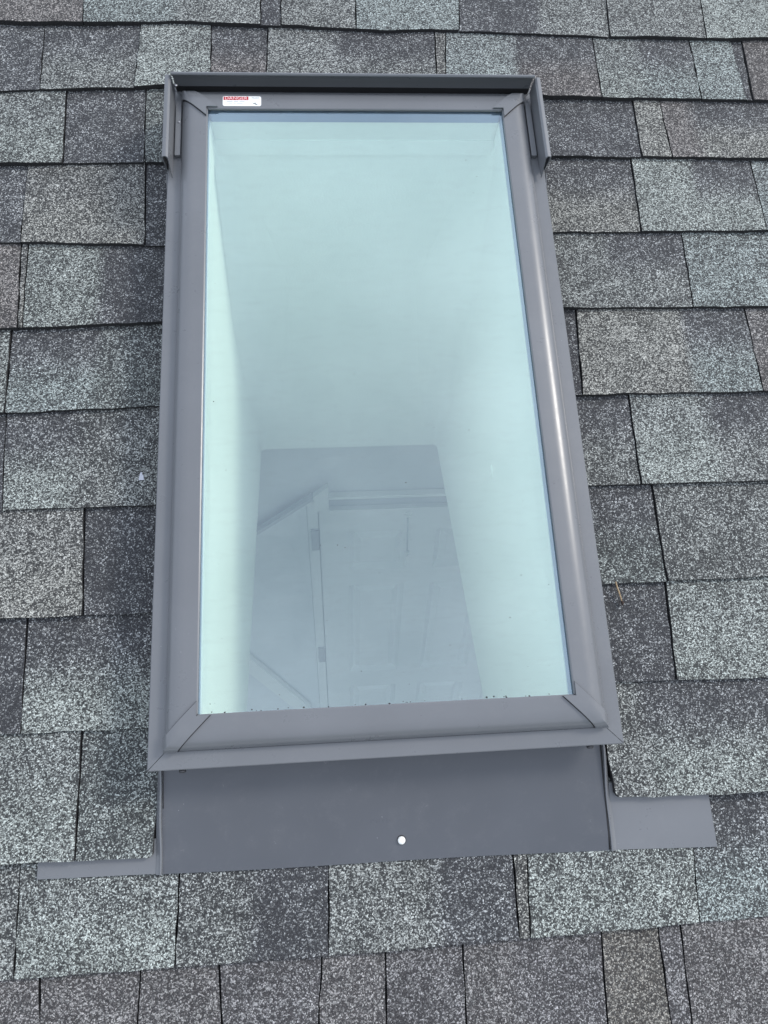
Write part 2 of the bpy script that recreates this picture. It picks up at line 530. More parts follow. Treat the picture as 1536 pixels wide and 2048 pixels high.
panel_door()
dh = DT - ZF
box('head_casing', -0.03, 0.84, -0.026, 0.0, dh + 0.046, dh + 0.058, M_WHITE, door)
box('header_shade', -0.002, 0.764, -0.014, 0.0, dh + 0.002, dh + 0.0455, M_CAP, door)  # shade under the head casing put in as a grey strip
box('jamb', -0.042, -0.003, -0.031, 0.0, 0.0, dh + 0.0455, M_DOOR, door)
box('jamb', 0.766, 0.806, -0.031, 0.0, 0.0, dh + 0.0455, M_DOOR, door)
for z in (dh - 0.155, dh - 0.945):
    box('hinge', -0.032, -0.004, -0.040, -0.0312, z - 0.055, z + 0.055, M_HINGE, door)

# sloping half wall of the stair to the left of the door
st = empty('stair_wall', Matrix.Translation((-0.3, RY1 - 0.024, ZF)), label='white sloping stair wall with cap greyed for shade beside the panelled door', cat='stair wall', kind='thing')
q = lambda x, z: (x + 0.3, 0.0, z + ZS - ZF)
slab('wall_panel', [q(-0.9, ZF - ZS + .002), q(-0.9, -1.852), q(0.1422, -0.995), q(0.1422, ZF - ZS + .002)], -0.022, M_ROOMW, st)
slab('cap_rail', [(x, -0.008, z) for x, _, z in (q(-0.9, -1.850), q(-0.9, -1.832), q(0.168, -0.957), q(0.168, -0.973))], -0.026, M_CAP, st)  # shaded side of the cap, put into its grey colour
slab('rail_end', [(x, -0.024, z) for x, _, z in (q(0.17, -1.02), q(0.17, -0.945), q(0.222, -0.897), q(0.222, -1.02))], -0.022, M_DOOR, st)
slab('skirt_board', [(x, -0.03, z) for x, _, z in (q(-0.45, -1.49), q(-0.45, -1.34), q(0.10, -2.40), q(0.10, -2.55))], -0.0285, M_WHITE, st)


def tube(name, pts, rad, m, parent=None, offset=(0, 0, 0), n=8, rads=None):
    V, F = [], []
    pts = [Vector(p) for p in pts]
    for i, p in enumerate(pts):
        d = (pts[min(i + 1, len(pts) - 1)] - pts[max(i - 1, 0)]).normalized()
        a = d.cross(Vector((0.3, 0.2, 0.93))).normalized()
        b = d.cross(a)
        r = rads[i] if rads else rad
        for j in range(n):
            t = j / n * 2 * math.pi
            V.append(p + a * r * math.cos(t) + b * r * math.sin(t))
    for i in range(len(pts) - 1):
        for j in range(n):
            F.append((i * n + j, i * n + (j + 1) % n, (i + 1) * n + (j + 1) % n, (i + 1) * n + j))
    F += [tuple(range(n)), tuple(range(len(V) - 1, len(V) - n - 1, -1))]
    return mesh_obj(name, V, F, m, parent, offset, smooth=True)


pc = empty('pull_chain', Matrix.Translation((0.505, RY1 - 0.073, ZS - 1.26)), label='thin hook and chain hanging from the door head casing', cat='chain')
tube('chain', [(-0.004, 0, 0.20), (0.0, 0, 0.15), (0.003, 0, 0.07), (0.005, 0, 0.0)], 0.0028, M_CAP, pc)
tube('ring', [(0.012 * math.cos(t * math.pi / 6), 0, 0.215 + 0.012 * math.sin(t * math.pi / 6)) for t in range(13)], 0.003, M_WHITE, pc)
tube('weight', [(0.005, 0, 0.012), (0.005, 0, 0.004), (0.005, 0, -0.008)], 0.007, M_WHITE, pc)

# ------------------------------------------------------------------ roof: deck and shingles
roof = tag(empty('roof', roof_matrix()), kind='structure')
UE0, UE1, VE0, VE1 = -2.7, 3.3, -1.35, 2.85
HU0, HU1, HV0, HV1 = 0.03, 0.546, -0.055, 0.90       # hole cut in the deck
for x0, x1, y0, y1 in ((UE0, HU0, VE0, VE1), (HU1, UE1, VE0, VE1), (HU0 + .0005, HU1 - .0005, VE0, HV0), (HU0 + .0005, HU1 - .0005, HV1, VE1)):
    box('deck_board', x0, x1, y0, y1, -0.02, 0.0, M_FELT, roof)

E = 0.143
V_TOP = 1.2674
LINES = {
    1: [(-0.301, 1.1244), (-0.162, 1.1247), (-0.011, 1.1296), (0.074, 1.1278), (0.159, 1.1249), (0.272, 1.119), (0.348, 1.1146), (0.437, 1.1195), (0.735, 1.1096), (0.919, 1.1068), (1.048, 1.1088)],
    2: [(-0.288, 0.9797), (-0.016, 0.9915), (0.617, 0.9748), (1.018, 0.9682)],
    3: [(-0.275, 0.8343), (-0.016, 0.8382), (0.62, 0.8514), (0.992, 0.8444)],
    4: [(-0.262, 0.6903), (-0.011, 0.6816), (0.606, 0.7011), (0.962, 0.7011)],
    5: [(-0.249, 0.5408), (-0.013, 0.549), (0.605, 0.5626), (0.932, 0.559)],
    6: [(-0.237, 0.408), (-0.014, 0.4129), (0.603, 0.4147), (0.902, 0.4122)],
    7: [(-0.224, 0.2637), (-0.015, 0.2634), (0.603, 0.2717), (0.872, 0.2688)],
    8: [(-0.211, 0.1147), (-0.018, 0.1146), (0.601, 0.1267), (0.842, 0.1273)],
    9: [(-0.198, -0.0305), (-0.019, -0.0323), (0.601, -0.0063), (0.813, -0.0117)],
    10: [(-0.185, -0.1797), (-0.138, -0.1799), (0.001, -0.1837), (0.574, -0.1491), (0.701, -0.1536), (0.783, -0.1541)],
    11: [(-0.174, -0.3025), (0.271, -0.3037), (0.753, -0.299)],
    12: [(-0.162, -0.4356), (0.264, -0.4358), (0.725, -0.431)],
    0: [(-0.314, 1.2627), (0.356, 1.2626), (1.08, 1.2625)],
}
ROWS = {
    1: ['T', (-0.171, -0.163), 'B', -0.01, 'M', (0.136, 0.135), 'D', (0.172, 0.17), 'M', (0.305, 0.299), 'B', (0.493, 0.481), 'D', 0.63, 'M', (0.764, 0.751), 'M', (0.941, 0.929), 'L'],
    2: ['D', (-0.229, -0.224), 'Dm', (-0.069, -0.073), 'L', (0.05, 0.051), 'Dt', (0.147, 0.143), 'M', 0.262, 'Dm', (0.438, 0.432), 'N', (0.457, 0.446), 'B', 0.575, 'Dt', (0.721, 0.717), 'L', 0.802, 'Db', (0.899, 0.895), 'B', (0.977, 0.976), 'D', (0.998, 0.988), 'T'],
    3: ['L', (-0.183, -0.177), 'D', (-0.056, -0.051), 'G'],
    103: ['D', (0.774, 0.769), 'N', (0.821, 0.821), 'T', 0.874, 'Dn'],
    4: ['D', (-0.233, -0.23), 'N', (-0.05, -0.044), 'D'],
    104: ['Dn', (0.752, 0.745), 'L', 0.853, 'Dl', (0.96, 0.957), 'B'],
    5: ['T', (-0.231, -0.222), 'N', (-0.221, -0.215), 'L', -0.107, 'D'],
    105: ['M', 0.688, 'Dm', (0.814, 0.807), 'B'],
    6: ['L', (-0.233, -0.229), 'Db', -0.108, 'G'],
    106: ['D', (0.62, 0.609), 'N', 0.787, 'Db', (0.893, 0.891), 'T'],
    7: ['D', (-0.23, -0.22), 'Dl', -0.127, 'M'],
    107: ['Dm', (0.682, 0.677), 'L', 0.8, 'Dm'],
    8: ['N', (-0.112, -0.104), 'D'],
    108: ['Dg', (0.695, 0.692), 'M'],
    9: ['D', (-0.177, -0.171), 'Dl'],
    109: ['D', (0.692, 0.682), 'L'],
    10: ['L', (-0.098, -0.093), 'G'],
    110: ['M', 0.629, 'Dl'],
    11: ['M', (-0.161, -0.156), 'L', (0.029, 0.026), 'M', 0.112, 'D', (0.21, 0.205), 'M', 0.34, 'D', (0.44, 0.435), 'N', (0.46, 0.449), 'L', (0.676, 0.662), 'Db'],
    12: ['O', (-0.129, -0.117), 'O', (-0.014, -0.017), 'O', (0.076, 0.085), 'P', (0.197, 0.186), 'O', (0.273, 0.268), 'P', (0.367, 0.361), 'O', 0.43, 'P', (0.539, 0.529), 'Q', (0.611, 0.607), 'P', (0.639, 0.632), 'O'],
}
# share of light grains, light grain colour, dark grain colour
TONE = {
    'L': (0.62, (0.410, 0.450, 0.420), (0.042, 0.046, 0.044)),
    'B': (0.59, (0.375, 0.430, 0.415), (0.041, 0.046, 0.046)),
    'M': (0.52, (0.390, 0.412, 0.392), (0.040, 0.043, 0.043)),
    'N': (0.54, (0.400, 0.402, 0.368), (0.042, 0.043, 0.040)),
    'T': (0.46, (0.340, 0.315, 0.300), (0.054, 0.049, 0.048)),
    'G': (0.46, (0.365, 0.405, 0.385), (0.038, 0.043, 0.043)),
    'D': (0.345, (0.400, 0.415, 0.420), (0.040, 0.042, 0.047)),
    'O': (0.52, (0.290, 0.278, 0.275), (0.055, 0.051, 0.051)),
    'P': (0.48, (0.285, 0.277, 0.282), (0.052, 0.049, 0.051)),
    'Q': (0.50, (0.295, 0.278, 0.245), (0.054, 0.049, 0.043)),
}


def lerp(a, b, t):
    return tuple(x + (y - x) * t for x, y in zip(a, b))


def tone_mix(a, b, t):
    return (a[0] + (b[0] - a[0]) * t, lerp(a[1], b[1], t), lerp(a[2], b[2], t))


def line_v(k, u):
    if k in LINES:
        pts = LINES[k]
        if u <= pts[0][0]:
            return pts[0][1]
        for (a, va), (b, vb) in zip(pts, pts[1:]):
            if u <= b:
                return va + (vb - va) * (u - a) / (b - a)
        return pts[-1][1]
    return V_TOP - E * k + 0.003 * math.sin(u * 5 + k * 2.1)


def ragged(u, k):
    return 0.0005 * math.sin(u * 61 + k * 1.7) + 0.0003 * math.sin(u * 143 + k * 4.1)


class Buf:
    def __init__(s):
        s.v, s.f, s.mi, s.p, s.l, s.d = [], [], [], [], [], []


def shingle_geo(B, k, e0, e1, stops, raised, lift, org, round_left=False, round_right=False):
    """one laid piece of row k between slanted edges e0, e1 = (u at its top, u at its butt); stops = [(u, tone, top_tone)]"""
    gap = 0.0010
    w_mid = ((e1[0] + e1[1]) - (e0[0] + e0[1])) / 2
    nx = max(3, int(w_mid / 0.016))
    base = len(B.v)
    seed = rng.random() * 10
    rows_t = (0.0, 0.16, 0.32, 0.48, 0.64, 0.82, 1.16)
    warp = rng.uniform(-0.0006, 0.0012)
    for ri, t in enumerate(rows_t):
        for i in range(nx + 1):
            s = i / nx
            if i in (1, nx - 1):
                s = 0.0045 / w_mid if i == 1 else 1 - 0.0045 / w_mid
            ua = e0[1] + gap + (e0[0] - e0[1]) * t
            ub = e1[1] - gap + (e1[0] - e1[1]) * t
            u = ua + (ub - ua) * s
            if 0 < i < nx:
                pass
            else:
                u += 0.0005 * math.sin(t * 23 + seed * 3) + rng.uniform(-.0007, .0007)
            vb, vt = line_v(k, u), line_v(k - 1, u)
            v = vb + (vt - vb) * t
            if ri == 0:
                v += ragged(u, k) + (rng.uniform(-.0005, .0005))
                if round_left and i < 2:
                    v += (0.0045, 0.0)[i]
                if round_right and nx - i < 2:
                    v += (0.0045, 0.0)[nx - i]
            w = 0.0042 + 0.0068 * (1 - t) + lift * max(0.0, 1 - 1.35 * t) + (0.0024 if raised else 0.0)
            w += warp * math.sin(math.pi * s) * (1 - t) + 0.0005 * math.sin(u * 37 + k) * (1 - t)
            B.v.append((u - org[0], v - org[1], w))
            # tone along the piece
            prev = stops[0]
            tn, tp = stops[0][1], stops[0][2]
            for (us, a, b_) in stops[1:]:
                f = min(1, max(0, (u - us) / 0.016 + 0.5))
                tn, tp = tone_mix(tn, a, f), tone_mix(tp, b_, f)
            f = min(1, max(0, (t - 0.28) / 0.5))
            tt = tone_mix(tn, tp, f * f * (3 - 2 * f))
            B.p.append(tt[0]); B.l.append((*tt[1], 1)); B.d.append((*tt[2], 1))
    n1 = nx + 1
    for r in range(len(rows_t) - 1):
        for i in range(nx):
            a = base + r * n1 + i
            B.f.append((a, a + 1, a + n1 + 1, a + n1)); B.mi.append(0)
    # butt and side edges, a layer thick
    low = len(B.v)
    ring = [base + i for i in range(n1)] + [base + r * n1 + nx for r in range(1, len(rows_t))]
    ring = [base + r * n1 for r in range(len(rows_t) - 1, 0, -1)] + ring
    for j in ring:
        x, y, z = B.v[j]
        B.v.append((x, y + 0.0006, z - 0.0068 - (0.0022 if raised else 0) - lift * 0.3))
        B.p.append(0.1); B.l.append(B.l[j]); B.d.append(B.d[j])
    for j in range(len(ring) - 1):
        B.f.append((ring[j + 1], ring[j], low + j, low + j + 1)); B.mi.append(1)


def buf_object(B, name, parent, loc):
    me = bpy.data.meshes.new(name)
    me.from_pydata(B.v, [], B.f)
    me.materials.append(M_GRAN)
    me.materials.append(M_ASPH)
    me.polygons.foreach_set('material_index', B.mi)
    a = me.attributes.new('blend', 'FLOAT', 'POINT')
    a.data.foreach_set('value', B.p)
    for nm, dat in (('light_grain', B.l), ('dark_grain', B.d)):
        a = me.attributes.new(nm, 'FLOAT_COLOR', 'POINT')
        a.data.foreach_set('color', [c for q_ in dat for c in q_])
    o = bpy.data.objects.new(name, me)
    col.objects.link(o)
    o.parent = parent
    o.location = loc
    return o


FAR = Buf()
SHINGLES = []


def tone_of(code):
    t = TONE[code[0]]
    if len(code) == 2:
        return TONE[code[1].upper()], t
    if code in 'OPQ':
        return t, t
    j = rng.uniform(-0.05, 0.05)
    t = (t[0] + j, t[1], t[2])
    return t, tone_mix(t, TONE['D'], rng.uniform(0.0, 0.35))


def place(k, e0, e1, stops, code, near, **kw):
    raised = not code.startswith('D') and code != 'G'
    lift = 0.0070 if k == 10 else 0.0
    if near:
        B = Buf()
        org = ((e0[1] + e1[1]) / 2, line_v(k, (e0[1] + e1[1]) / 2))
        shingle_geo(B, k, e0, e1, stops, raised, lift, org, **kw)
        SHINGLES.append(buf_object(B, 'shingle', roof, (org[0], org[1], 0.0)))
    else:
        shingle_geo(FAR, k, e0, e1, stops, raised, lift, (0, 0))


CODES = ['L', 'B', 'M', 'N', 'D', 'Dm', 'Dl', 'Db', 'T', 'G', 'Dn']


def random_run(k, a, b, near_range):
    """fill row k from edge a to edge b (slanted pairs) with pieces of varied width"""
    e = a
    old = k >= 12
    while e[1] < b[1] - 1e-6:
        wd = rng.uniform(0.05, 0.21)
        nxt = (e[1] + wd, e[1] + wd)
        if b[1] - nxt[1] < 0.05:
            nxt = b
        nxt2 = (nxt[0] + rng.uniform(-.004, .004), nxt[1]) if nxt is not b else b
        code = rng.choice(['O', 'P', 'Q', 'O'] if old else CODES)
        t1, t2 = tone_of(code)
        near = near_range[0] < (e[1] + nxt[1]) / 2 < near_range[1]
        place(k, e, nxt2, [(0, t1, t2)], code, near)
        e = nxt2


def traced(k, items, start, end):
    """items: tone codes separated by joints (pairs) or soft colour changes (numbers)"""
    cur, stops, first = start, [], None
    for it in items + [end]:
        if isinstance(it, str):
            t1, t2 = tone_of(it)
            stops.append((pend if stops else 0, t1, t2))
            first = first or it
        elif isinstance(it, tuple):
            rl = (k == 10 and abs(cur[1] - 0.574) < 1e-4)
            rr = (k == 10 and abs(it[1] + 0.0015) < 1e-4)
            place(k, cur, it, stops, first, True, round_left=rl, round_right=rr)
            cur, stops, first = it, [], None
        else:
            pend = it


for k in range(-11, 19):
    nr = (-0.42, 1.18) if 0 <= k <= 13 else (9, 9)
    if k not in ROWS:
        random_run(k, (UE0, UE0), (UE1, UE1), nr)
        continue
    split = 100 + k in ROWS
    L_items = ROWS[k]
    lj = [x for x in L_items if isinstance(x, tuple)][0]
    s0 = lj[1] - rng.uniform(0.12, 0.17)
    s0 = min(s0, LINES[k][0][0] - 0.03)
    start = (s0 - 0.002, s0)
    random_run(k, (UE0, UE0), start, nr)
    if split:
        lend = (0.004, -0.0015) if k == 10 else (0.004, 0.004)
        rbeg = (0.572, 0.574) if k == 10 else (0.571, 0.571)
        traced(k, L_items, start, lend)
        R_items = ROWS[100 + k]
    else:
        R_items = L_items
    rj = [x for x in R_items if isinstance(x, tuple)]
    s1 = max((rj[-1][1] if rj else 0.7) + rng.uniform(0.10, 0.18), LINES[k][-1][0] + 0.04)
    stop = (s1 + 0.004, s1)
    traced(k, R_items, rbeg if split else start, stop)
    random_run(k, stop, (UE1, UE1), nr)
ff = buf_object(FAR, 'outer_shingles', roof, (0, 0, 0))
tag(ff, kind='stuff')

# ------------------------------------------------------------------ skylight
U0, U1, V0, V1 = 0.0, 0.5764, -0.083, 0.9275
SKB = Vector((0.288, 0.42, 0.0))
sk = empty('skylight', roof_matrix(*SKB), label='grey metal framed fixed skylight set into the shingle roof', cat='skylight')


def S(p):
    return Vector(p) - SKB


corners = [(U0, V0), (U1, V0), (U1, V1), (U0, V1)]
inward = [(1, 1), (-1, 1), (-1, -1), (1, -1)]


def mitred(name, i, prof, m, closed=True):
    """extrude a profile [(inset, height)] along side i of the frame with mitred ends"""
    a, b = i, (i + 1) % 4
    V, F = [], []
    n = len(prof)
    for c in (a, b):
        cx, cy = corners[c]
        sx, sy = inward[c]
        # keep a hairline at the mitre
        al = 0.0005
        for d, w in prof:
            x, y = cx + sx * d, cy + sy * d
            ex = (corners[b][0] - corners[a][0], corners[b][1] - corners[a][1])
            ln = math.hypot(*ex)
            s = al if c == a else -al
            V.append(S((x + ex[0] / ln * s, y + ex[1] / ln * s, w)))
    for j in range(n if closed else n - 1):
        F.append((j, (j + 1) % n, n + (j + 1) % n, n + j))
    F += [tuple(range(n)), tuple(range(2 * n - 1, n - 1, -1))]
    # cut long sides so shading stays smooth
    o = mesh_obj(name, V, F, m, sk)
    return auto_smooth(o, 28)


RD0, RD1 = 0.0205, 0.0615
rail = [(RD0 + .0014, 0.0718), (RD0 + .0004, 0.0745)]
for j in range(9):
    a = j / 8 * math.pi / 2
    rail.append((RD0 + 0.0235 * (1 - math.cos(a)) + 0.0006, 0.0745 + 0.0155 * math.sin(a)))
rail += [(0.052, 0.0905), (0.0600, 0.0906), (RD1, 0.0898), (RD1, 0.0865), (0.0585, 0.0862), (0.05, 0.0716)]
lip = [(0.0, 0.056), (0.0, 0.0693), (0.0010, 0.0703), (0.0204, 0.0712), (0.0204, 0.0690), (0.0018, 0.0682), (0.0016, 0.056)]
for i in range(4):
    mitred('frame_rail', i, rail, M_FRAME)
    mitred('cladding_strip', i, lip, M_FRAME)
    ci = 0.009 if i != 0 else 0.022
    mitred('curb_board', i, [(ci, 0.0005), (ci, 0.0678), (0.029, 0.0678), (0.029, 0.0005)], M_FRAME)
    mitred('glazing_gasket', i, [(RD1 - 0.004, 0.0860), (RD1 - 0.004, 0.0866), (RD1 - 0.0004, 0.0876), (RD1 - 0.0004, 0.0860)], M_BLACK)
    so = 0.0022 if i == 2 else -0.0004 if i == 1 else -0.0012
    mitred('spacer_bar', i, [(RD1 - 0.008, 0.0670), (RD1 - 0.008, 0.0815), (RD1 + so, 0.0815), (RD1 + so, 0.0670)], M_SPACER)
    mitred('sash_liner', i, [(RD1 - 0.030, 0.0290), (RD1 - 0.030, 0.0665), (RD1 + 0.0005, 0.0665), (RD1 + 0.0005, 0.0290)], M_WHITE)

# corner covers folded over the mitres
for i in range(4):
    cx, cy = corners[i]
    sx, sy = inward[i]
    V, F = [], []
    prof = [(d, w) for d, w in rail[1:13]]
    hw = 0.0160
    for d, w in prof:
        dd = d - 0.0012 if d < 0.03 else d
        for kx, ky in ((hw, 0), (hw * .5, 0), (0, 0), (0, hw * .5), (0, hw)):
            V.append(S((cx + sx * (dd + kx), cy + sy * (dd + ky), w + 0.0030)))
    n = len(prof)
    for j in range(n - 1):
        for c in range(4):
            a = j * 5 + c
            F.append((a, a + 1, a + 6, a + 5))
    top_n = len(V)
    V += [v - Vector((0, 0, 0.0018)) for v in V]
    rim = [c for c in range(5)] + [j * 5 + 4 for j in range(1, n)] + [(n - 1) * 5 + c for c in (3, 2, 1, 0)] + [j * 5 for j in range(n - 2, 0, -1)]
    F += [(rim[(c + 1) % len(rim)], rim[c], rim[c] + top_n, rim[(c + 1) % len(rim)] + top_n) for c in range(len(rim))]
    cv = auto_smooth(mesh_obj('corner_cover', V, F, M_FRAME, sk), 30)
    # black strip standing in for the shaded gap along both edges of the cover
    V, F = [], []
    hs_ = hw + 0.0011
    for d, w in prof:
        for kx, ky in ((hs_, 0), (0, 0), (0, hs_)):
            V.append(S((cx + sx * (d + kx), cy + sy * (d + ky), w + 0.0007)))
    for j in range(n - 1):
        for c in range(2):
            a = j * 3 + c
            F.append((a, a + 1, a + 4, a + 3))
    mesh_obj('cover_gap_shade', V, F, M_BLACK, cv, smooth=True)

# glass pane
box('glass_pane', *(GU0 - 0.003 - SKB.x, GU1 + 0.003 - SKB.x, GV0 - 0.003 - SKB.y, GV1 + 0.003 - SKB.y, 0.0820, 0.0858), M_GLASS, sk)

# head cover: front wall with rolled top edge, back slope, and two side arms
HC = 0.9095


def extrude_u(name, prof, u0, u1, m, parent):
    n = len(prof)
    V = [S((u, v, w)) for u in (u0, u1) for v, w in prof]
    F = [(j, (j + 1) % n, n + (j + 1) % n, n + j) for j in range(n)] + [tuple(range(n)), tuple(range(2 * n - 1, n - 1, -1))]
    return auto_smooth(mesh_obj(name, V, F, m, parent), 30)


hp = [(HC + .0002, 0.1082), (HC - .0004, 0.1104), (HC + .0010, 0.1122), (HC + .0032, 0.1118), (HC + .0300, 0.0780), (HC + .0300, 0.012), (HC + .0195, 0.012), (HC + .0195, 0.0725), (HC + .0100, 0.0725), (HC + .0098, 0.0900), (HC + .0085, 0.0985), (HC + .0055, 0.1045), (HC + .0024, 0.1080)]
hc = extrude_u('head_cover', hp, 0.0096, 0.5668, M_FRAME, sk)
extrude_u('head_shade_strip', [(HC + .0076, 0.0716), (HC + .0082, 0.0800), (HC + .0096, 0.0800), (HC + .0096, 0.0716)], 0.0112, 0.5652, M_BLACK, sk)  # black strip painting the shade under the head cover


def arm(side):
    """inverted U running down over the outer edge of the frame, cut at an angle at its end"""
    f = (lambda u: u) if side < 0 else (lambda u: U1 - u)
    sec = [(-0.0010, 0.040), (-0.0014, 0.100), (-0.0006, 0.1042), (0.0018, 0.1058), (0.0052, 0.1062), (0.0080, 0.1040), (0.0094, 0.0765), (0.0082, 0.0765), (0.0070, 0.1022), (0.0050, 0.1046), (0.0022, 0.1044), (0.0008, 0.1028), (0.0000, 0.099), (-0.0002, 0.040)]
    V, F = [], []
    n = len(sec)
    for v_end in (HC + 0.0045, 0.764):
        for u, w in sec:
            cut = 0.0
            if v_end < 0.8:
                cut = 0.024 * (0.106 - w) / 0.03 if u > 0.004 else -0.006 * (0.106 - w) / 0.03
            V.append(S((f(u), v_end - cut * (0.55 if u > 0.004 else 1), w)))
    F = [(j, (j + 1) % n, n + (j + 1) % n, n + j) for j in range(n)] + [tuple(range(n)), tuple(range(2 * n - 1, n - 1, -1))]
    auto_smooth(mesh_obj('cover_arm', V, F, M_FRAME, sk), 30)
    # clip strip lying in the channel between arm and rail
    a0, a1 = sorted((f(0.0110), f(0.0194)))
    box('clip_strip', a0 - SKB.x, a1 - SKB.x, 0.792 - SKB.y, 0.893 - SKB.y, 0.0716, 0.0770, M_FRAME, sk, bevel=0.0006)
    # hook hanging below the arm
    h0, h1 = sorted((f(-0.0030), f(-0.0012)))
    slab('hook_tab', [S((f(-0.0034), 0.768, 0.066)), S((f(-0.0034), 0.737, 0.052)), S((f(-0.0034), 0.742, 0.044)), S((f(-0.0034), 0.768, 0.046))], 0.0012, M_FRAME, sk)


arm(-1)
arm(1)


def disc(name, cu, cv, w, r, h, m, parent, n=18, org=SKB, axis='w'):
    V, F = [], []
    prof = [(r, 0), (r * 1.0, h * .55), (r * .86, h * .9), (r * .45, h)]
    for rr, hh in prof:
        for j in range(n):
            t = j / n * 2 * math.pi
            V.append((rr * math.cos(t), rr * math.sin(t), hh))
    for i in range(3):
        for j in range(n):
            F.append((i * n + j, i * n + (j + 1) % n, (i + 1) * n + (j + 1) % n, (i + 1) * n + j))
    F += [tuple(range(3 * n, 4 * n)), tuple(range(n - 1, -1, -1))]
    return mesh_obj(name, V, F, m, parent, Vector((cu, cv, w)) - org, smooth=True)


disc('screw', 0.015, V1 - 0.0265, 0.098, 0.0022, 0.0016, M_SCREW, sk)
disc('screw', 0.0165, 0.853, 0.0771, 0.0019, 0.0012, M_SCREW, sk)
for u in (0.040, 0.5355):
    s_ = disc('screw', u, V0 - 0.0002, 0.0625, 0.0042, 0.0036, M_SCREWD, sk)
    s_.rotation_euler = (math.pi / 2, 0, 0)

# warning label on the head rail
LU0, LU1, LV0, LV1, LW = 0.0840, 0.1420, 0.8702, 0.8885, 0.0909
lab = None


def round_rect(x0, x1, y0, y1, r, n=5):
    P = []
    for cx, cy, a0 in ((x1 - r, y0 + r, -90), (x1 - r, y1 - r, 0), (x0 + r, y1 - r, 90), (x0 + r, y0 + r, 180)):
        for j in range(n + 1):
            a = math.radians(a0 + 90 * j / n)
            P.append((cx + r * math.cos(a), cy + r * math.sin(a)))
    return P


def plate(name, pts, w0, w1, m, parent, org=SKB):
    n = len(pts)
    V = [Vector((x, y, w)) - org for w in (w0, w1) for x, y in pts]
    F = [tuple(range(n - 1, -1, -1)), tuple(range(n, 2 * n))] + [(j, (j + 1) % n, n + (j + 1) % n, n + j) for j in range(n)]
    return mesh_obj(name, V, F, m, parent)


lab = plate('warning_label', round_rect(LU0, LU1, LV0, LV1, 0.003), LW - 0.0009, LW + 0.0002, M_LABEL, sk)
lab['label'] = 'small white and red danger sticker on the head rail'
plate('red_field', [(LU0 + .0012, LV1 - .0073), (LU0 + .0388, LV1 - .0073), (LU0 + .0388, LV1 - .0008), (LU0 + .0024, LV1 - .0008), (LU0 + .0012, LV1 - .002)], LW + .0002, LW + .00035, M_RED, lab)


def text_part(name, body, u, v, size, w, m, parent, extrude=0.0001, squash=1.0, org=SKB, bold=0.0):
    cu = bpy.data.curves.new(name, 'FONT')
    cu.body = body
    cu.size = size
    cu.extrude = extrude
    cu.offset = bold
    cu.align_x = 'CENTER'
    cu.align_y = 'CENTER'
    tmp = bpy.data.objects.new('tmp', cu)
    col.objects.link(tmp)
    bpy.context.view_layer.update()
    dg = bpy.context.evaluated_depsgraph_get()
    me = bpy.data.meshes.new_from_object(tmp.evaluated_get(dg))
    bpy.data.objects.remove(tmp)
    me.materials.clear()
    me.materials.append(m)
    me.transform(Matrix.Diagonal((squash, 1, 1, 1)))
    o = bpy.data.objects.new(name, me)
    col.objects.link(o)
    o.parent = parent
    o.location = Vector((u, v, w)) - org
    return o


text_part('lettering', 'DANGER', LU0 + .0201, LV1 - .0041, 0.0080, LW + .0005, M_PINK, lab, squash=1.06)
text_part('lettering', 'PELIGRO', LU1 - .0085, LV1 - .0032, 0.0030, LW + .0004, M_INKP, lab)
for (x0, x1, yv) in ((LU0 + .0060, LU0 + .0150, LV1 - .0100), (LU0 + .0165, LU0 + .0235, LV1 - .0100), (LU0 + .0250, LU0 + .0330, LV1 - .0101), (LU0 + .0085, LU0 + .0145, LV1 - .0131), (LU0 + .0160, LU0 + .0200, LV1 - .0131), (LU0 + .0213, LU0 + .0300, LV1 - .0132)):
    plate('print_line', [(x0, yv - .0005), (x1, yv - .0005), (x1, yv + .0005), (x0, yv + .0005)], LW + .0002, LW + .0003, M_INKP, lab)
plate('pictogram', [(LU1 - .0140, LV0 + .0066), (LU1 - .0118, LV0 + .0044), (LU1 - .0085, LV0 + .0026), (LU1 - .0052, LV0 + .0018), (LU1 - .0062, LV0 + .0038), (LU1 - .0082, LV0 + .0044), (LU1 - .0092, LV0 + .0078), (LU1 - .0100, LV0 + .0050), (LU1 - .0118, LV0 + .0056)], LW + .0002, LW + .0003, M_INK, lab)

def thick_sheet(name, V, F, t, m, parent):
    n = len(V)
    cnt = {}
    for f in F:
        for a, b in zip(f, f[1:] + f[:1]):
            cnt[(a, b)] = 1
    rim = [(a, b) for (a, b) in cnt if (b, a) not in cnt]
    V2 = list(V) + [v - Vector((0, 0, t)) for v in V]
    F2 = list(F) + [tuple(n + i for i in reversed(f)) for f in F] + [(b, a, n + a, n + b) for a, b in rim]
    return auto_smooth(mesh_obj(name, V2, F2, m, parent), 40)


# ------------------------------------------------------------------ apron flashing at the foot of the skylight
APB = Vector((0.285, -0.14, 0.008))
ap = empty('apron_flashing', roof_matrix(*APB), label='grey sheet metal apron flashing with two side wings below the skylight', cat='flashing')


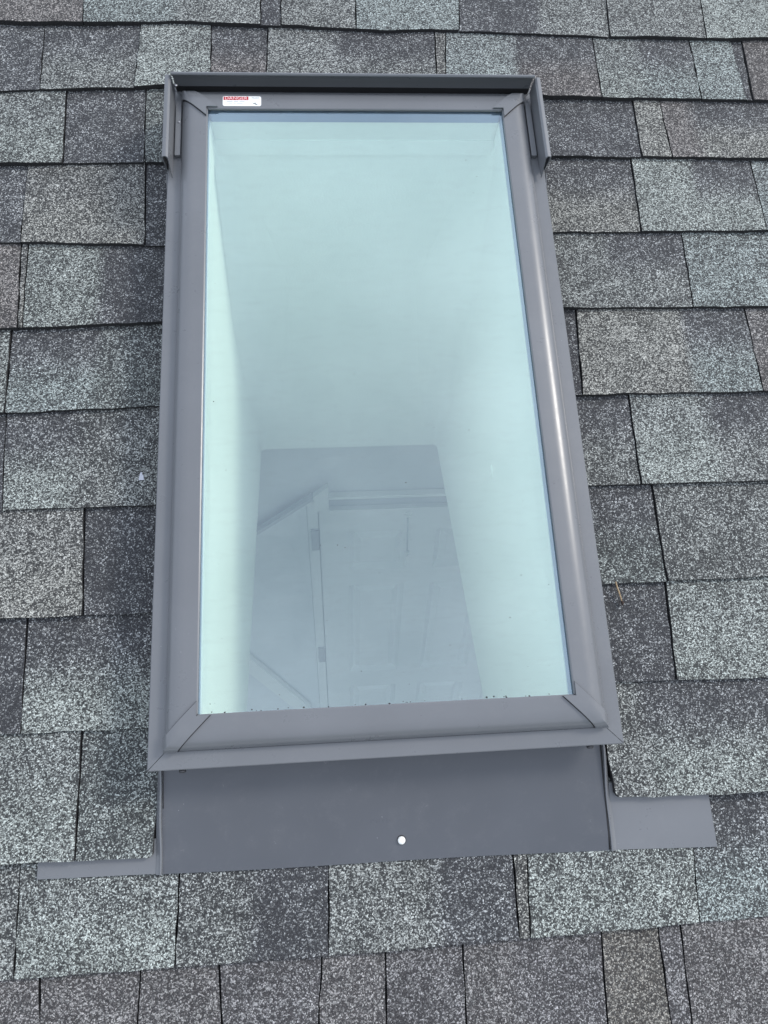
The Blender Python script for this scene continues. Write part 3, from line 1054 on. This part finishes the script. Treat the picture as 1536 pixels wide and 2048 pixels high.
def ap_w(u, v):
    t = (v + 0.205) / 0.12
    w = 0.0122 + 0.004 * max(0, t) ** 2
    w += min(1, 0.25 + max(0, t) * 2) * (0.0017 * math.sin(u * 11 + 1.0) * math.cos(v * 17 + u * 5) + 0.0006 * math.sin(u * 29 + v * 40))
    # dent round the seal button and a press mark above it
    w -= 0.0026 * math.exp(-((u - 0.300) ** 2 / 0.0011 + (v + 0.172) ** 2 / 0.0007))
    w += 0.0016 * math.exp(-((u - 0.240) ** 2 / 0.0016 + (v + 0.168) ** 2 / 0.0010))
    w -= 0.0012 * math.exp(-((u - 0.11) ** 2 / 0.0003 + (v + 0.106) ** 2 / 0.0001))
    if v < -0.1925:
        w += -0.0011 * (-0.1925 - v) / 0.010
    return max(w, 0.0106)


def ap_edge(u):
    return -0.2030 - 0.0135 * (u - 0.007) * 1.05 - 0.0008 * math.sin(u * 13)


V, F = [], []
nu, nv = 96, 26
for j in range(nv + 1):
    for i in range(nu + 1):
        u = 0.0058 + (0.5635 - 0.0058) * i / nu
        vt = -0.0615
        vb = ap_edge(u)
        s = j / nv
        v = vb + (vt - vb) * s
        V.append(Vector((u, v, ap_w(u, v))) - APB)
for j in range(nv):
    for i in range(nu):
        a = j * (nu + 1) + i
        F.append((a, a + 1, a + nu + 2, a + nu + 1))
thick_sheet('front_sheet', V, F, 0.0009, M_APRON, ap)


def wing(name, u0, u1, v0f, v1, wfun):
    V, F = [], []
    nu, nv = 16, 6
    for j in range(nv + 1):
        for i in range(nu + 1):
            u = u0 + (u1 - u0) * i / nu
            v = v0f(u) + (v1 - v0f(u)) * j / nv
            V.append(Vector((u, v, wfun(u, v))) - APB)
    for j in range(nv):
        for i in range(nu):
            a = j * (nu + 1) + i
            F.append((a, a + 1, a + nu + 2, a + nu + 1))
    return thick_sheet(name, V, F, 0.0009, M_FRAME, ap)  # lighter frame grey stands in for the brighter reflection on the wings


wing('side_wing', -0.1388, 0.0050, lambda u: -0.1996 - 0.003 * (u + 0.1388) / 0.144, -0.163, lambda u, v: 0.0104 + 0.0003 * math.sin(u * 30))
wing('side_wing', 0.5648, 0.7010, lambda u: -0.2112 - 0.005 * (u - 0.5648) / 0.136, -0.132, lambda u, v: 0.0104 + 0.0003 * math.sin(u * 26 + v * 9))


def seam(u_top, u_bot, side):
    """standing fold between the front sheet and the side wing"""
    V, F = [], []
    n = 14
    for i in range(n + 1):
        t = i / n
        v = -0.0735 + (ap_edge(u_bot) - 0.0004 + 0.0735) * t
        u = u_top + (u_bot - u_top) * t + 0.0006 * math.sin(t * 9)
        h = 0.012 * (1 - t) ** 2 + 0.0030
        w0 = 0.0100
        wb = 0.0050 if t > 0.1 else 0.0042
        for du, dw in ((-wb * 1.2, 0.0012), (-wb * .35, h * 0.72 + .001), (-0.0006, h + .0014), (0.0010, h + .0011), (0.0018, 0.0)):
            V.append(Vector((u + side * du * -1, v, w0 + dw)) - APB)
    for i in range(n):
        for c in range(4):
            a = i * 5 + c
            F.append((a, a + 1, a + 6, a + 5))
    thick_sheet('corner_fold', V, F, 0.0008, M_FRAME, ap)  # lighter grey here too, for the brighter reflection along the fold


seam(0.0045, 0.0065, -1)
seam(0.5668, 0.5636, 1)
tube('seam_dark_line', [Vector((0.5648 - 0.0034 * t_ / 10, -0.074 - 0.1365 * t_ / 10, ap_w(0.563, -0.074 - 0.1365 * t_ / 10) - 0.0002)) - APB for t_ in range(11)], 0.0010, M_BLACK, ap)  # thin black line along the inner side of the fold
tube('seam_dark_line', [Vector((0.0066 + 0.0012 * t_ / 10, -0.074 - 0.055 * t_ / 10, ap_w(0.008, -0.074 - 0.055 * t_ / 10) - 0.0004)) - APB for t_ in range(11)], 0.0008, M_BLACK, ap)
bt = disc('seal_button', 0.2995, -0.1835, ap_w(0.2995, -0.1835) - 0.0006, 0.0048, 0.0044, M_BUTTON, ap, org=APB)
rg = disc('seal_ring', 0.2995, -0.1835, ap_w(0.2995, -0.1835) - 0.0005, 0.0058, 0.0012, M_BLACK, ap, org=APB)
# worn press marks in the sheet (unreadable)
for i, (du, dv, w_, h_) in enumerate(((0, 0, .0007, .0042), (.0024, .0012, .0020, .0008), (.0072, 0, .0007, .0036), (.0105, .0004, .0006, .0034), (.0150, 0, .0006, .0030), (.0200, .0003, .0006, .0034), (.0245, .0005, .0006, .0044), (.0275, 0, .0007, .0036))):
    u, v = 0.2625 + du, -0.1595 + dv
    plate('press_mark', [(u - w_, v - h_ / 2), (u + w_, v - h_ / 2), (u + w_, v + h_ / 2), (u - w_, v + h_ / 2)], ap_w(u, v) - .0008, ap_w(u, v) + .00018, M_APRON, ap, org=APB)

# ------------------------------------------------------------------ loose bits
tw = empty('twig', roof_matrix(0.6205, 0.112, 0.009), label='short dry brown twig lying on the shingles beside the skylight', cat='twig')
tube('stem', [(-0.0035, 0.0165, 0.0058), (-0.0018, 0.0085, 0.0042), (0.0, 0.002, 0.0035), (0.0018, -0.006, 0.0026), (0.0028, -0.0105, 0.002)], 0.001, M_TWIG, tw, rads=[.0011, .0010, .0012, .0010, .0009])
tube('bud', [(0.0026, -0.0098, 0.002), (0.0036, -0.0125, 0.002), (0.0033, -0.0160, 0.0018)], 0.0014, M_TWIGD, tw, rads=[.0009, .0022, .0008])

lf = mesh_obj('paper_scrap', [(-.0034, -.0058, 0.0), (.0040, -.0058, .0006), (.0034, .0002, .0012), (.0016, .0024, .0016), (.0008, .0058, .001), (-.0010, .0048, .0016), (-.0024, -.0004, .0012),
                              (-.0034, -.0058, -.0005), (.0040, -.0058, .0001), (.0034, .0002, .0007), (.0016, .0024, .0011), (.0008, .0058, .0005), (-.0010, .0048, .0011), (-.0024, -.0004, .0007)],
              [(0, 1, 2, 3, 4, 5, 6), (13, 12, 11, 10, 9, 8, 7)] + [(i, (i + 1) % 7, 7 + (i + 1) % 7, 7 + i) for i in range(7)], M_LEAF)
lf.matrix_world = roof_matrix(-0.0357, 0.3063, 0.0115)
tag(lf, label='tiny pale triangular scrap stuck on a dark shingle', cat='scrap')

# dirt on the glass
V, F = [], []


def speck(u, v, r):
    i = len(V)
    n = 7
    a0 = rng.random() * 6
    for j in range(n):
        t = a0 + j / n * 2 * math.pi
        rr = r * rng.uniform(0.6, 1.25)
        V.append((u + rr * math.cos(t), v + rr * math.sin(t) * 0.8, 0.0859))
    V.append((u, v, 0.0859 + r * 0.6))
    for j in range(n):
        F.append((i + j, i + (j + 1) % n, i + n))


for u, v, r in (((0.0748, 0.3824, 0.0011), (0.0919, 0.2845, 0.0006), (0.3262, 0.2595, 0.0008), (0.2645, 0.4187, 0.0006), (0.1795, 0.7523, 0.0007), (0.1869, 0.7505, 0.0006), (0.4506, 0.7750, 0.0008), (0.3690, 0.3365, 0.0006), (0.4164, 0.3315, 0.0007), (0.2332, 0.1783, 0.0007), (0.2426, 0.1747, 0.0006), (0.2619, -0.0240, 0.0014), (0.3223, -0.0243, 0.0010), (0.1485, -0.0238, 0.0008), (0.3676, 0.0454, 0.0007), (0.4662, 0.1296, 0.0007), (0.4463, 0.0760, 0.0007), (0.3393, 0.7981, 0.0006), (0.0750, -0.0102, 0.0007))):
    speck(u, v, r)
for i in range(28):
    speck(rng.uniform(GU0 + .012, GU1 - .004), GV0 + rng.uniform(0.0006, 0.0022), rng.uniform(.0004, .0014))
for i in range(40):
    speck(rng.uniform(GU0 + .01, GU1 - .01), GV0 + 0.88 * rng.random() ** 1.6, rng.uniform(.00025, .0006))
dm = bpy.data.meshes.new('glass_dirt')
dm.from_pydata(V, [], F)
dm.materials.append(M_DIRT)
do = bpy.data.objects.new('glass_dirt', dm)
col.objects.link(do)
do.matrix_world = roof_matrix()
tag(do, label='scattered specks of dark dirt lying on the glass', cat='dirt', kind='stuff')
